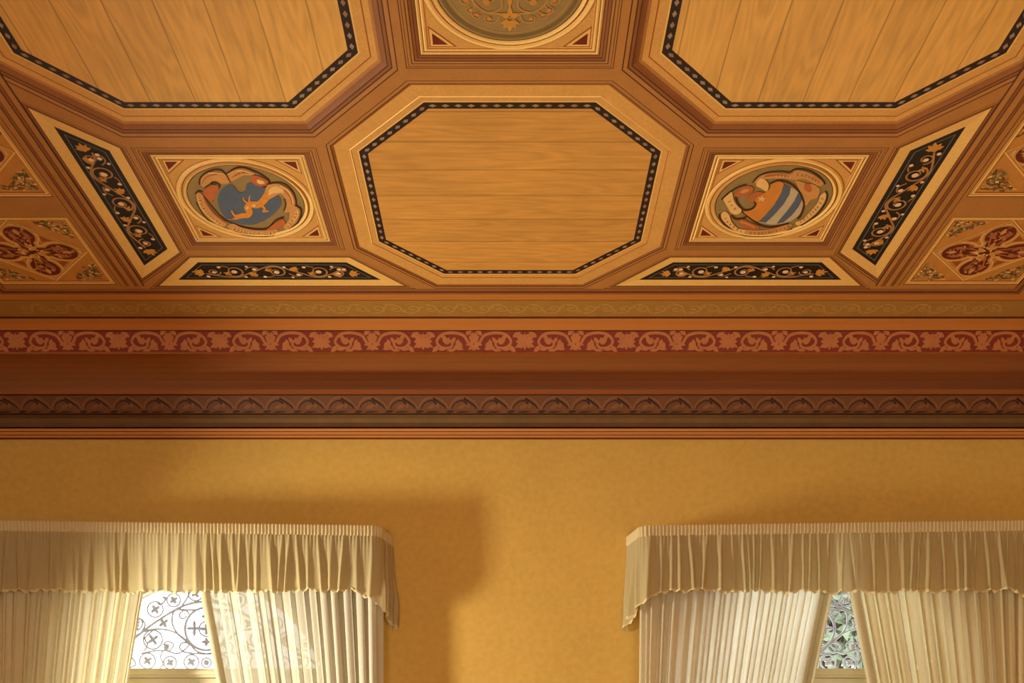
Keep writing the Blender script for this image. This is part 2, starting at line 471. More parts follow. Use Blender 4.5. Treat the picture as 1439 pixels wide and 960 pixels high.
# blue shield
rootA = ringed_panel(-AU, V0+.004, 'armorial_panel', 'square ceiling panel painted with a blue shield and gold running beast in a ribbon', 'painted ceiling panel')
fA = px_map(250, 210, 7.11, ZF)
rib = [
 ('p', 'ribbon_tan', 3, [(225, 345), (232, 290), (280, 240), (360, 212), (425, 215), (470, 245), (495, 285), (522, 322), (470, 338), (425, 335), (385, 308), (335, 318), (312, 352), (262, 375)]),
 ('p', 'ribbon_red', 4, [(262, 400), (330, 352), (398, 358), (402, 400), (372, 450), (352, 510), (296, 492), (258, 440)]),
 ('p', 'ribbon_tan', 4, [(490, 240), (545, 208), (600, 186), (680, 190), (765, 232), (735, 252), (650, 256), (562, 302), (522, 318), (495, 282)]),
 ('p', 'ribbon_red', 5, [(725, 252), (790, 255), (868, 288), (908, 322), (890, 356), (832, 362), (772, 346), (735, 310)]),
 ('p', 'ribbon_cream', 6, [(790, 290), (840, 300), (868, 325), (830, 338), (792, 322)]),
 ('p', 'ribbon_tan', 4, [(872, 400), (900, 350), (1000, 338), (1082, 370), (1142, 430), (1168, 500), (1166, 552), (1100, 622), (1060, 610), (1082, 540), (1062, 470), (1020, 438), (962, 466), (900, 500), (850, 520)]),
 ('p', 'ribbon_cream', 5, [(905, 400), (960, 362), (1020, 372), (1060, 420), (1010, 425), (955, 430), (910, 450)]),
 ('p', 'ribbon_tan', 5, [(1100, 568), (1170, 560), (1214, 592), (1214, 650), (1180, 722), (1112, 782), (1062, 786), (1060, 758), (1104, 700), (1116, 640)]),
 ('p', 'ribbon_red', 4, [(890, 792), (960, 738), (1030, 694), (1062, 702), (1072, 742), (1002, 786), (902, 816)]),
 ('p', 'ribbon_tan', 4, [(488, 762), (545, 735), (640, 774), (760, 800), (890, 802), (1002, 796), (962, 838), (860, 856), (740, 852), (640, 836), (540, 802)]),
 ('p', 'ribbon_tan', 4, [(180, 440), (212, 424), (252, 460), (272, 520), (312, 572), (382, 650), (472, 716), (482, 750), (440, 766), (350, 716), (270, 646), (210, 560)]),
 ('s', 'ribbon_cream', 7, [(300, 225), (360, 222), (430, 232)], 12), ('s', 'ribbon_cream', 7, [(580, 205), (650, 200), (730, 228)], 12), ('s', 'ribbon_cream', 7, [(1020, 352), (1100, 400), (1140, 470), (1150, 530)], 14), ('s', 'ribbon_cream', 7, [(1190, 590), (1196, 650), (1150, 720)], 10), ('s', 'ribbon_cream', 7, [(560, 815), (700, 838), (860, 842)], 9), ('s', 'ribbon_cream', 7, [(195, 460), (225, 555), (300, 650), (400, 730)], 10),
 ('s', 'outline', 6, [(488, 245), (505, 285), (525, 320)], 9), ('s', 'outline', 6, [(905, 318), (880, 356), (840, 364)], 9), ('s', 'outline', 6, [(1060, 480), (1078, 540), (1058, 606)], 12), ('s', 'outline', 6, [(262, 376), (330, 335), (385, 345)], 10),
 ('s', 'ribbon_red', 5, [(252, 462), (300, 560), (380, 655), (470, 722)], 14),
 ('s', 'ribbon_red', 5, [(240, 330), (300, 262), (400, 240)], 10), ('s', 'ribbon_red', 5, [(540, 270), (640, 225), (720, 232)], 10),
 ('s', 'ribbon_red', 5, [(1062, 400), (1120, 470), (1140, 545)], 12),
]
edge = [
 ('s', 'outline', 2, [(215, 350), (222, 285), (280, 228), (370, 195), (440, 205), (482, 240), (560, 190), (640, 172), (720, 195), (820, 240), (905, 300), (925, 345)], 24, (.6, .8)),
 ('s', 'outline', 2, [(840, 375), (885, 372), (930, 335), (1010, 325), (1090, 355), (1150, 420), (1180, 500), (1185, 555), (1232, 590), (1230, 660), (1190, 740), (1110, 800)], 26, (.5, .7)),
 ('s', 'outline', 2, [(172, 445), (205, 410), (245, 420)], 16), ('s', 'outline', 2, [(268, 470), (330, 555), (420, 655), (520, 725), (660, 772), (800, 792), (900, 780), (980, 705), (1060, 672)], 20, (.6, 1)),
 ('s', 'outline', 2, [(180, 520), (260, 660), (360, 745), (500, 800), (640, 848), (800, 872), (960, 858)], 10),
 ('s', 'outline', 2, [(310, 350), (360, 325), (420, 360), (370, 430), (350, 520)], 14),
]
painted(rootA, 'ribbon_shadow', edge, fA, ZF, 'dark painted outline of the ribbon')
sh = painted(rootA, 'shield', [('p', 'shield_blue', 3, [(395, 490), (430, 405), (512, 350), (566, 368), (600, 415), (640, 425), (676, 398), (690, 342), (745, 330), (805, 362), (892, 388), (1000, 462), (1030, 502), (1022, 562), (960, 640), (872, 702), (762, 746), (660, 746), (560, 726), (470, 672), (412, 575)])], fA, ZF, 'blue shield')
painted(rootA, 'beast', [
 ('s', 'beast', 5, [(575, 672), (640, 655), (700, 650), (718, 610), (690, 575), (730, 545), (800, 545), (850, 510), (890, 455), (930, 410)], 78, (.6, 1.0)),
 ('s', 'beast', 5, [(535, 600), (556, 640), (590, 668)], 26, (.5, 1)), ('s', 'beast', 5, [(700, 530), (665, 505), (650, 470)], 22, (1, .4)),
 ('s', 'beast', 5, [(715, 525), (712, 490), (720, 450)], 22, (1, .4)), ('s', 'beast', 5, [(820, 540), (868, 585), (850, 612), (905, 605)], 26, (1, .6)),
 ('s', 'beast', 5, [(720, 560), (690, 600), (705, 650), (660, 665), (560, 690)], 30, (1, .5)), ('s', 'beast', 5, [(500, 690), (545, 690), (575, 665)], 12, (.4, 1)),
 ('p', 'ribbon_cream', 6, [(735, 545), (762, 535), (780, 552), (755, 566)]), ('p', 'ribbon_cream', 6, [(680, 565), (706, 560), (704, 585), (682, 590)]),
], fA, ZF, 'gold running beast', parent=sh)
rb = painted(rootA, 'ribbon', rib, fA, ZF, 'curling tan and red ribbon')
for path_, m_, l_, sz_, gp_, sd_ in (([(205, 460), (240, 560), (320, 660), (440, 745)], 'letter_pale', 7, 14, 26, 1), ([(520, 762), (640, 806), (760, 828), (950, 822)], 'letter_pale', 7, 14, 28, 2),
        ([(1180, 590), (1170, 660), (1090, 760)], 'letter_pale', 7, 14, 26, 3), ([(545, 270), (620, 222), (700, 215)], 'lettering', 7, 9, 34, 9)):
    extra = letters([(x+8, y+9) for x, y in path_], 'lettering', 6.4, 10, gp_*1.2, sd_+40) if m_ == 'letter_pale' else []
    painted(rootA, 'lettering', letters(path_, m_, l_, sz_, gp_, sd_)+extra, fA, ZF, 'worn small letters on the ribbon', parent=rb)

# striped shield
rootB = ringed_panel(AU, V0+.004, 'armorial_panel', 'square ceiling panel painted with a blue and white striped shield with a star', 'painted ceiling panel')
fB = px_map(990, 210, 7.11, ZF)
edge = [
 ('s', 'outline', 2, [(480, 330), (540, 262), (640, 225), (760, 215), (850, 222), (900, 196), (980, 192), (1080, 222), (1170, 290), (1205, 345)], 22, (.6, .9)),
 ('s', 'outline', 4, [(655, 335), (740, 305), (850, 332), (940, 405), (985, 490), (992, 560), (960, 650), (930, 690)], 22, (.8, .8)),
 ('s', 'outline', 2, [(370, 610), (440, 670), (520, 730), (620, 770), (740, 762), (840, 735)], 20),
 ('s', 'outline', 2, [(150, 640), (160, 700), (230, 775), (330, 830), (460, 866), (600, 868), (760, 838), (880, 795)], 18),
 ('s', 'outline', 2, [(170, 500), (230, 440), (290, 400), (340, 370), (420, 345)], 16), ('s', 'outline', 3, [(310, 470), (340, 545), (395, 600), (470, 590), (512, 545), (495, 520)], 20),
 ('s', 'outline', 3, [(270, 650), (300, 685), (360, 690), (420, 670)], 20), ('s', 'outline', 2, [(1210, 410), (1228, 460), (1200, 550), (1110, 660), (960, 760)], 14),
]
painted(rootB, 'ribbon_shadow', edge, fB, ZF, 'dark painted outline of the ribbon')
sh = painted(rootB, 'shield', [('p', 'shield_orange', 3, [(668, 332), (740, 314), (795, 345), (765, 440), (702, 540), (622, 632), (540, 716), (440, 662), (386, 612), (462, 602), (512, 552), (505, 500), (530, 462), (600, 430), (648, 392)]),
 ('p', 'stripe_white', 2, [(780, 345), (870, 375), (940, 430), (985, 540), (965, 625), (900, 690), (820, 728), (700, 748), (600, 735), (540, 716), (640, 620), (740, 480)])], fB, ZF, 'rounded shield, orange at one side')
painted(rootB, 'stripe', [('p', 'stripe_blue', 4, [(790, 344), (862, 374), (842, 450), (790, 540), (702, 642), (612, 726), (538, 716), (622, 640), (702, 540), (766, 430)], 1)], fB, ZF, 'blue stripe', parent=sh)
painted(rootB, 'stripe', [('p', 'stripe_blue', 4, [(936, 425), (976, 492), (942, 562), (872, 652), (792, 722), (720, 738), (762, 682), (832, 602), (902, 502)], 1)], fB, ZF, 'blue stripe', parent=sh)
star = []
for k in range(10):
    r = 52 if k % 2 == 0 else 22; a = -PI/2+k*PI/5+.15
    star.append((572+r*math.cos(a), 484+r*.72*math.sin(a)))
painted(rootB, 'star', [('p', 'ribbon_cream', 6, star, 1)], fB, ZF, 'cream star', parent=sh)
rib = [
 ('p', 'ribbon_tan', 3, [(490, 330), (560, 262), (680, 232), (860, 240), (902, 210), (960, 206), (1062, 236), (1150, 290), (1190, 335), (1150, 362), (1098, 340), (1000, 292), (905, 300), (800, 286), (682, 288), (612, 292), (560, 322)]),
 ('p', 'ribbon_cream', 5, [(520, 322), (560, 282), (612, 300), (640, 352), (622, 412), (570, 384), (520, 358)]),
 ('p', 'ribbon_tan', 3, [(905, 300), (1000, 330), (1100, 350), (1152, 402), (1122, 480), (1062, 500), (1010, 560), (985, 470), (935, 380)]),
 ('p', 'ribbon_red', 4, [(1000, 335), (1050, 340), (1070, 400), (1050, 420), (1000, 395)]),
 ('p', 'ribbon_cream', 5, [(1200, 420), (1216, 452), (1190, 532), (1112, 632), (1002, 722), (932, 752), (910, 722), (982, 690), (1062, 610), (1132, 522), (1160, 452)]),
 ('p', 'ribbon_tan', 4, [(400, 792), (520, 802), (660, 790), (850, 740), (860, 772), (760, 816), (600, 850), (480, 852), (362, 822)]),
 ('p', 'ribbon_cream', 4, [(165, 640), (200, 614), (240, 640), (272, 720), (332, 780), (402, 800), (382, 832), (300, 802), (220, 742), (170, 682)]),
 ('p', 'ribbon_cream', 4, [(185, 490), (230, 450), (272, 420), (292, 500), (332, 560), (372, 602), (332, 642), (272, 632), (230, 572)]),
 ('p', 'ribbon_red', 5, [(298, 452), (340, 390), (420, 358), (480, 370), (478, 420), (420, 450), (330, 462)]),
 ('p', 'ribbon_tan', 6, [(350, 420), (390, 392), (440, 385), (440, 405), (390, 428)]),
 ('p', 'ribbon_red', 5, [(430, 472), (490, 430), (545, 415), (590, 432), (530, 470), (470, 520)]),
 ('p', 'ribbon_red', 5, [(328, 712), (380, 690), (470, 730), (545, 762), (520, 792), (420, 782)]),
 ('s', 'ribbon_tan', 6, [(360, 715), (430, 735), (500, 770)], 16), ('s', 'ribbon_red', 5, [(600, 262), (720, 250), (840, 265)], 14),
]
rb = painted(rootB, 'ribbon', rib, fB, ZF, 'curling cream and red ribbon')
for path_, m_, l_, sz_, gp_, sd_ in (([(900, 235), (1000, 252), (1090, 285), (1160, 330)], 'lettering', 7, 13, 30, 11), ([(1192, 440), (1150, 540), (1060, 640), (940, 730)], 'lettering', 7, 12, 32, 12),
        ([(420, 825), (560, 828), (700, 805), (840, 760)], 'lettering', 7, 12, 34, 13), ([(195, 650), (235, 720), (300, 770), (370, 812)], 'lettering', 7, 12, 34, 14),
        ([(230, 470), (265, 540), (320, 600)], 'lettering', 7, 13, 36, 15), ([(690, 262), (780, 258), (860, 268)], 'letter_pale', 7, 11, 26, 16)):
    painted(rootB, 'lettering', letters(path_, m_, l_, sz_, gp_, sd_), fB, ZF, 'worn small letters on the ribbon', parent=rb)

# roundel with gold arabesques
cv_r = V0-AV
rootC = ringed_panel(0, cv_r, 'roundel_panel', 'square ceiling panel with a round green and gold arabesque medallion', 'painted ceiling panel')
mb = MB(); mp0 = ceil_map(.009)
mp = lambda a, b, l=0: mp0(a*.96, cv_r+b*.96, l)
n = 72
for (r0, r1, m) in ((.0906, .085, 'field_rim'), (.0815, .0802, 'olive_scroll')):
    mb.grid([[mp(r*math.cos(2*PI*k/n), r*math.sin(2*PI*k/n), 1) for k in range(n)] for r in (r0, r1)], m, closed=True)
tag(mb.build('border_ring', rootC), 'darker green rim')
mb = MB()
for q in range(4):
    ca, sa = math.cos(q*PI/2), math.sin(q*PI/2)
    mq = lambda a, b, l=0, ca=ca, sa=sa: mp(a*ca-b*sa, a*sa+b*ca, l)
    for sx in (-1, 1):
        S = lambda pts: [(sx*x, y) for x, y in pts]
        mb.stroke(mq, S([(0, .068), (.010, .050), (.030, .046), (.046, .030), (.040, .012), (.024, .012), (.020, .026), (.030, .032)]), .0030, 'olive_scroll', (1, .7), layer=2)
        mb.stroke(mq, S([(.012, .049), (.018, .062), (.030, .062), (.032, .054), (.026, .052)]), .0024, 'olive_scroll', (1, .7), layer=2)
        mb.stroke(mq, S([(.034, .044), (.048, .050), (.056, .042), (.050, .036)]), .0022, 'olive_scroll', (1, .7), layer=2)
        mb.disc(mq, (sx*.029, .030), .0045, 'sage_orange', 3); mb.disc(mq, (sx*.027, .056), .003, 'sage_orange', 3); mb.disc(mq, (sx*.050, .042), .003, 'sage_orange', 3)
        mb.leaf(mq, (sx*.012, .050), PI/2+sx*1.2, .014, .005, 'leaf_gold', 3)
    mb.palm(mq, (0, .060), PI/2, .018, 'leaf_gold', 3)
    mb.palm(mq, (0, .052), -PI/2, .016, 'leaf_gold', 3, k=3)
    mb.leaf(mq, (0, .004), PI/2, .036, .008, 'leaf_gold', 3)
tag(mb.build('arabesque', rootC), 'gold scrolls and palmettes')

# ---------------------------------------------------------------- black scroll panels
def scroll_panel(M, label, seed):
    """M maps local (a along, b towards the long side, from the short lip) to plan (u, v)."""
    rnd = random.Random(seed)
    lip_l = [(-.140, 0), (.140, 0), (.228, .097), (-.228, .097)]
    lip = [M(*p) for p in lip_l]
    ar = sum(lip[i][0]*lip[(i+1) % 4][1]-lip[(i+1) % 4][0]*lip[i][1] for i in range(4))
    if ar < 0: lip = lip[::-1]; 
    c = M(0, .05)
    root = thing('scroll_panel', (c[0]*H, c[1]*H, CZ), label, 'scrollwork ceiling panel', 'black scrollwork panels of the ceiling')
    HOLES.append(inset(lip, -.0085))
    mb = MB(); zt = .008
    sweep(mb, lip, [(-.0085, 0, 'groove'), (-.0073, .001, 'rib_oak'), (-.0045, .001, 'groove'), (-.0033, .002, 'brown_oak'), (-.0005, .003, 'groove'), (.0008, .003, 'pale_oak'), (.0190, zt, 'x')])
    tag(mb.build('border', root), 'plain pale oak border')
    g = MB(); mp0 = ceil_map(zt)
    g.poly([mp0(*p) for p in inset(lip, .0190)], 'black_ground')
    tag(g.build('ground', root), 'black painted ground')
    ln = MB()
    A = inset(lip, .0262); B = inset(lip, .0274)
    for i in range(4):
        j = (i+1) % 4
        ln.poly([mp0(*A[i], 1), mp0(*A[j], 1), mp0(*B[j], 1), mp0(*B[i], 1)], 'blue_line')
    tag(ln.build('border_line', root), 'thin grey blue line')
    mq = lambda a, b, l=0: mp0(*M(a, b), l)
    sc = MB()
    def leafc(c, ang, r, k=5):
        lf = MB(); lf.palm(mq, c, ang, r, 'leaf_gold', 3, k=k); lf.disc(mq, c, r*.2, 'leaf_gold', 4); tag(lf.build('leaf_cluster', root), 'yellow ochre leaf')
    def berry(c, r):
        be = MB(); be.disc(mq, c, r, 'berry', 4.5); tag(be.build('berry', root), 'pale berry')
    lo, hi, md = .0300, .0680, .049
    xs = [-.152, -.078, -.002, .074, .150]
    vine = []
    for i, x in enumerate(xs):
        if i == 0: vine.append((-.128, .056)); continue
        vine.append((x if i < 4 else .128, (hi if i % 2 else lo) if i < 4 else .046))
        if i < len(xs)-1: vine.append(((x+xs[i+1])/2, md))
    sc.stroke(mq, vine, .0034, 'vine', n=8, layer=2)
    for i, x in enumerate(xs[1:-1]):
        up = (i % 2 == 0); s = 1 if up else -1
        cc = (x+.003, md-.001*s)
        sc.stroke(mq, spiral(cc, .0195, .004, PI*.95*s, -1.5*s), .0036, 'vine', (1, .6), n=3, layer=2)
        berry(cc, .0052)
        leafc((x+.033, (hi-.007) if up else (lo+.007)), (-.7*s)+rnd.uniform(-.2, .2), .0145)
        sc.stroke(mq, [(x+.024, md-.006*s), (x+.034, md-.015*s), (x+.046, md-.013*s), (x+.045, md-.004*s), (x+.039, md-.005*s)], .0028, 'vine', (1, .6), layer=2)
        berry((x+.041, md-.009*s), .0040)
        berry((x-.021, md-.016*s), .0034); berry((x+.020, md+.0165*s), .0030); berry((x+.029, md-.018*s), .0028)
        sc.stroke(mq, [(x-.004, md-.014*s), (x-.014, md-.018*s), (x-.021, md-.016*s)], .0024, 'vine', layer=2)
        leafc((x-.012, md+.004*s), .6*s, .011, 3)
    leafc((-.134, .054), PI+.35, .019); leafc((.134, .055), .1, .017)
    berry((-.126, .064), .0036); berry((.124, .040), .0036); berry((-.112, .050), .0040); berry((.112, .054), .0040)
    sc.stroke(mq, spiral((-.112, .050), .012, .003, 0, 1.3), .0028, 'vine', layer=2, n=3)
    sc.stroke(mq, spiral((.112, .054), .012, .003, PI, -1.3), .0028, 'vine', layer=2, n=3)
    v = sc.build('vine_scroll', root); tag(v, 'tan curling vine')

scroll_panel(lambda a, b: (-AU+a, 1.836+b), 'black scrollwork strip between the blue shield panel and the cornice', 1)
scroll_panel(lambda a, b: (AU-a, 1.836+b), 'black scrollwork strip between the striped shield panel and the cornice', 2)
scroll_panel(lambda a, b: (-AU-.1525-b, V0+.010-a), 'slanting black scrollwork strip between the blue shield panel and the quatrefoils', 3)
scroll_panel(lambda a, b: (AU+.1525+b, V0+.010+a), 'slanting black scrollwork strip between the striped shield panel and the quatrefoils', 4)

# ---------------------------------------------------------------- quatrefoil panels
def quatrefoil_panel(cu, cv, label, seed):
    rnd = random.Random(seed); h = .106
    root = thing('quatrefoil_panel', (cu*H, cv*H, CZ), label, 'quatrefoil ceiling panel', 'quatrefoil panels of the side border')
    lip = square(cu, cv, h); HOLES.append(lip)
    mb = MB(); zt = .008
    sweep(mb, lip, [(0, 0, 'groove'), (.0014, .001, 'pale_oak'), (.0040, .003, 'red_line'), (.0050, .004, 'pale_oak'), (.0085, .003, 'red_line'), (.0095, zt, 'x')])
    tag(mb.build('frame', root), 'thin beaded oak frame')
    mp0 = ceil_map(zt); mp = lambda a, b, l=0: mp0(cu+a, cv+b, l)
    g = MB(); q = h-.0095
    g.poly([mp(-q, -q), mp(q, -q), mp(q, q), mp(-q, q)], 'sage_orange')
    tag(g.build('backboard', root), 'orange oak ground')
    lz = MB(); r = q
    dia = [(0, -r), (r, 0), (0, r), (-r, 0)]
    for d0, d1, m, l in ((0, .003, 'pale_oak', 1), (.003, .0040, 'red_line', 1), (.0040, .0070, 'gold_oak', 1)):
        A = inset(dia, d0); B = inset(dia, d1)
        for i in range(4):
            j = (i+1) % 4
            lz.poly([mp(*A[i], 3), mp(*A[j], 3), mp(*B[j], 2), mp(*B[i], 2)], m)
    for s in ((1, 1), (1, -1), (-1, 1), (-1, -1)):      # gusset hollows between the lobes
        lz.poly([mp(s[0]*.030, s[1]*.030, 1), mp(s[0]*.049, s[1]*.032, 1), mp(s[0]*.032, s[1]*.049, 1)], 'red_line')
    tag(lz.build('lozenge', root), 'pale lozenge moulding')
    qf = MB(); lobes = [(math.cos(k*PI/2), math.sin(k*PI/2)) for k in range(4)]
    for grow, m, l in ((.0065, 'pale_oak', 1), (.0042, 'ribbon_tan', 2), (0, 'crimson_deep', 3)):
        for k, (dx, dy) in enumerate(lobes):
            pts = []
            for i in range(28):
                a = 2*PI*i/28; x = .0505+(.0265+grow)*math.cos(a); y = (.0245+grow)*math.sin(a)
                pts.append(mp(x*dx-y*dy, x*dy+y*dx, l+.05*k))
            qf.poly(pts, m)
        w = .021+grow
        qf.poly([mp(-w*1.15, 0, l+.3), mp(0, -w*1.15, l+.3), mp(w*1.15, 0, l+.3), mp(0, w*1.15, l+.3)], m)
        qf.poly([mp(-.036, -.013-grow, l+.32), mp(.036, -.013-grow, l+.32), mp(.036, .013+grow, l+.32), mp(-.036, .013+grow, l+.32)], m)
        qf.poly([mp(-.013-grow, -.036, l+.34), mp(.013+grow, -.036, l+.34), mp(.013+grow, .036, l+.34), mp(-.013-grow, .036, l+.34)], m)
    q_o = qf.build('quatrefoil', root); tag(q_o, 'dark red four-lobed field')
    fo = MB()
    for k, (dx, dy) in enumerate(lobes):
        R = lambda x, y: (x*dx-y*dy, x*dy+y*dx)
        for s in (-1, 1):
            fo.stroke(mp, [R(.012, s*.004), R(.026, s*.008), R(.040, s*.012), R(.052, s*.016), R(.062, s*.010), R(.058, s*.003)], .0034, 'crimson_light', (1, .6), layer=5)
            fo.leaf(mp, R(.040, s*.004), math.atan2(dy, dx)+s*.7, .018, .008, 'crimson_light', 5.2)
            fo.leaf(mp, R(.055, s*.006), math.atan2(dy, dx)+s*1.7, .012, .006, 'crimson_light', 5.2)
        fo.leaf(mp, R(.052, 0), math.atan2(dy, dx), .020, .009, 'ribbon_tan', 5.4)
        fo.leaf(mp, R(.006, 0), math.atan2(dy, dx)+PI/4, .020, .010, 'ribbon_tan', 5.4)
        fo.leaf(mp, R(.010, 0), math.atan2(dy, dx), .022, .009, 'leaf_gold', 5.6)
    for i in range(60):
        k = rnd.randrange(4); dx, dy = lobes[k]; x, y = rnd.uniform(.028, .072), rnd.uniform(-.018, .018)
        if ((x-.0505)/.0265)**2+(y/.0245)**2 < .8: fo.leaf(mp, (x*dx-y*dy, x*dy+y*dx), rnd.uniform(0, 6.28), .009, .0045, rnd.choice(('crimson_light', 'ribbon_tan', 'crimson_light')), 5)
    for i in range(16):
        a = rnd.uniform(0, 2*PI); rr = rnd.uniform(.006, .024)
        fo.disc(mp, (rr*math.cos(a), rr*math.sin(a)), .0022, 'ribbon_cream', 6, 8)
    tag(fo.build('foliage', q_o), 'tan and pink painted leaves')
    for sx in (-1, 1):
        for sy in (-1, 1):
            lf = MB(); ms = lambda a, b, l=0: mp(sx*a, sy*b, l)
            # recessed triangle field outline
            tri = [(.030, .0935), (.0935, .030), (.0935, .0935)]
            lf.poly([ms(*p, .6) for p in tri], 'leaf_gold'); lf.poly([ms(*p, 1.2) for p in inset(tri, .003)], 'corner_ground')
            for i in range(90):
                u_, v_ = rnd.random(), rnd.random()
                if u_+v_ > 1: u_, v_ = 1-u_, 1-v_
                a, b = .0900-u_*.052, .0900-v_*.052
                mm = rnd.choice(('acanthus_dark', 'ribbon_tan', 'acanthus', 'acanthus', 'ribbon_tan', 'ribbon_cream', 'crimson_light', 'acanthus_dark'))
                lf.leaf(ms, (a, b), rnd.uniform(0, 6.28), rnd.uniform(.007, .013), rnd.uniform(.0035, .006), mm, 2+rnd.random()*2)
            lf.stroke(ms, [(.042, .088), (.060, .078), (.076, .074), (.086, .046)], .0022, 'acanthus_dark', (.6, 1), layer=4.5)
            tag(lf.build('corner_leaf', root), 'triangular corner of painted leaves')

QU = .830
quatrefoil_panel(-QU, 1.820, 'dark red quatrefoil panel beside the cornice, on the blue shield side', 11)
quatrefoil_panel(QU, 1.820, 'dark red quatrefoil panel beside the cornice, on the striped shield side', 12)
quatrefoil_panel(-QU, 1.553, 'second quatrefoil panel from the cornice, mostly cut off, on the blue shield side', 13)
quatrefoil_panel(QU, 1.553, 'second quatrefoil panel from the cornice, mostly cut off, on the striped shield side', 14)

# ---------------------------------------------------------------- ceiling: ribs between the coffers, slab above
def point_in(poly, p):
    c = False; n = len(poly)
    for i in range(n):
        a = poly[i]; b = poly[i-1]
        if (a[1] > p[1]) != (b[1] > p[1]) and p[0] < (b[0]-a[0])*(p[1]-a[1])/(b[1]-a[1])+a[0]: c = not c
    return c
def holed_plane(outer, holes):
    V = []; E = []
    for loop in [outer]+holes:
        i = len(V); V += [Vector(p) for p in loop]; k = len(loop)
        E += [(i+j, i+(j+1) % k) for j in range(k)]
    v, e, f, *_ = geometry.delaunay_2d_cdt(V, E, [], 0, 1e-6)
    out = []
    for t in f:
        c = (sum(v[i].x for i in t)/len(t), sum(v[i].y for i in t)/len(t))
        if point_in(outer, c) and not any(point_in(h, c) for h in holes): out.append([(v[i].x, v[i].y) for i in t])
    return out
VR = REAR_Y/H
cb = MB()
for t in holed_plane([(-HALF_U, VR), (HALF_U, VR), (HALF_U, 1.9415), (-HALF_U, 1.9415)], HOLES):
    cb.poly([(p[0]*H, p[1]*H, CZ) for p in t], 'rib_oak')
sl = MB(); sl.box(-HALF_W-.3, HALF_W+.3, REAR_Y-.3, WALL_Y+.3, CZ+.06, CZ+.12, 'brown_oak')
structure(sl.build('ceiling_slab', origin=(0, 0, CZ+.06)), 'unseen ceiling slab above the coffers', 'ceiling_slab')  # slab of the ceiling itself, hidden above the ribs
structure(cb.build('ceiling', origin=(0, 0, CZ)), 'coffered oak ceiling, ribs between the panels', 'ceiling')
# long moulded rails along the side borders
for k, s in enumerate((-1, 1)):
    r = MB()
    pr = [(.6745, 0, 'groove'), (.6765, -.004, 'rib_oak'), (.684, -.006, 'groove'), (.6855, -.004, 'brown_oak'), (.690, -.003, 'groove'), (.6912, -.006, 'rib_oak'), (.7005, -.007, 'groove'), (.702, -.004, 'brown_oak'), (.706, -.003, 'groove'), (.7072, -.005, 'rib_oak'), (.716, -.004, 'groove'), (.7178, 0, 'x')]
    for (u0, z0, m), (u1, z1, _) in zip(pr, pr[1:]):
        r.poly([(s*u0*H, .9*H, CZ+z0), (s*u1*H, .9*H, CZ+z1), (s*u1*H, 1.93*H, CZ+z1), (s*u0*H, 1.93*H, CZ+z0)], m)
    structure(r.build('trim_%d' % (k+1), origin=(s*.7*H, 1.4*H, CZ)), 'grooved oak rail beside the %s-side quatrefoils' % ('blue shield', 'striped shield')[k], 'ceiling rail')

# ---------------------------------------------------------------- cornice, course by course
def path(v, h):
    """the U-shaped run of one profile point: left wall, far wall, right wall"""
    e = v-1.94; u = HALF_U+e; z = EYE+h*H
    return [(-u*H, REAR_Y, z), (-u*H, v*H, z), (u*H, v*H, z), (u*H, REAR_Y, z)]
def Y2(y, v): return (v, (1163-y)/1470*v)
TN = [3]
def course(segs, label, cat, orn=None):
    """segs: [(v, h, material)...]"""
    mb = MB()
    for (v0, h0, m), (v1, h1, _) in zip(segs, segs[1:]):
        A = path(v0, h0); B = path(v1, h1)
        for i in range(3): mb.poly([A[i], A[i+1], B[i+1], B[i]], m)
    o = mb.build('trim_%d' % TN[0], origin=(0, segs[0][0]*H, EYE+segs[0][1]*H)); TN[0] += 1
    structure(o, label, cat)
    return o
P = Y2
ap = lambda y, v, m: (*P(y, v), m)
c1 = course([(1.9415, 1, 'brown_oak'), (1.948, .9985, 'groove'), (1.951, .9975, 'brown_oak'), (1.957, .9975, 'cornice_tan'), (1.978, .9975, 'groove'), (1.980, .9975, 'x')], 'plain brown fillet where the coffers meet the cornice', 'cornice fillet')
c2 = course([(1.980, .9975, 'olive_band'), (2.040, .9965, 'groove'), (2.046, .9960, 'cornice_brown'), ap(448, 2.051, 'x')], 'olive band of faint gold scrolls around the ceiling edge', 'painted cornice band')
c3 = course([ap(448, 2.051, 'cornice_tan'), ap(456, 2.068, 'cornice_tan'), ap(464, 2.082, 'groove'), ap(465.5, 2.085, 'x')], 'orange brown fillet above the red scroll frieze', 'cornice fillet')
red0, red1 = P(465.5, 2.085), P(494.5, 2.097)
c4 = course([(*red0, 'frieze_red'), (*red1, 'x')], 'dark red frieze of tan acanthus scrolls', 'painted frieze')
cove = [ap(494.5, 2.097, 'frieze_scroll'), ap(497.5, 2.094, 'cornice_brown'), ap(499, 2.100, 'cornice_brown')]
a0 = P(499, 2.100); z1 = .889; vv = 2.172
for k in range(1, 9):
    a = k/8*PI/2
    cove.append((a0[0]+(vv-a0[0])*math.sin(a), a0[1]-(a0[1]-z1)*(1-math.cos(a)), 'cornice_brown'))
cove[-1] = (cove[-1][0], cove[-1][1], 'x')
c5 = course(cove, 'plain brown hollow cove below the red frieze', 'cornice cove')
c6 = course([(2.172, .889, 'cornice_brown'), ap(547.5, 2.118, 'cornice_brown'), ap(554, 2.117, 'groove'), ap(556, 2.131, 'x')], 'narrow brown ledge above the leaf moulding', 'cornice fillet')
lf0, lf1 = P(556, 2.131), P(581, 2.149)
c7 = course([(*lf0, 'leaf_band'), (*lf1, 'leaf_dark'), ap(583, 2.158, 'x')], 'dark moulding of repeated curled leaves', 'leaf moulding')
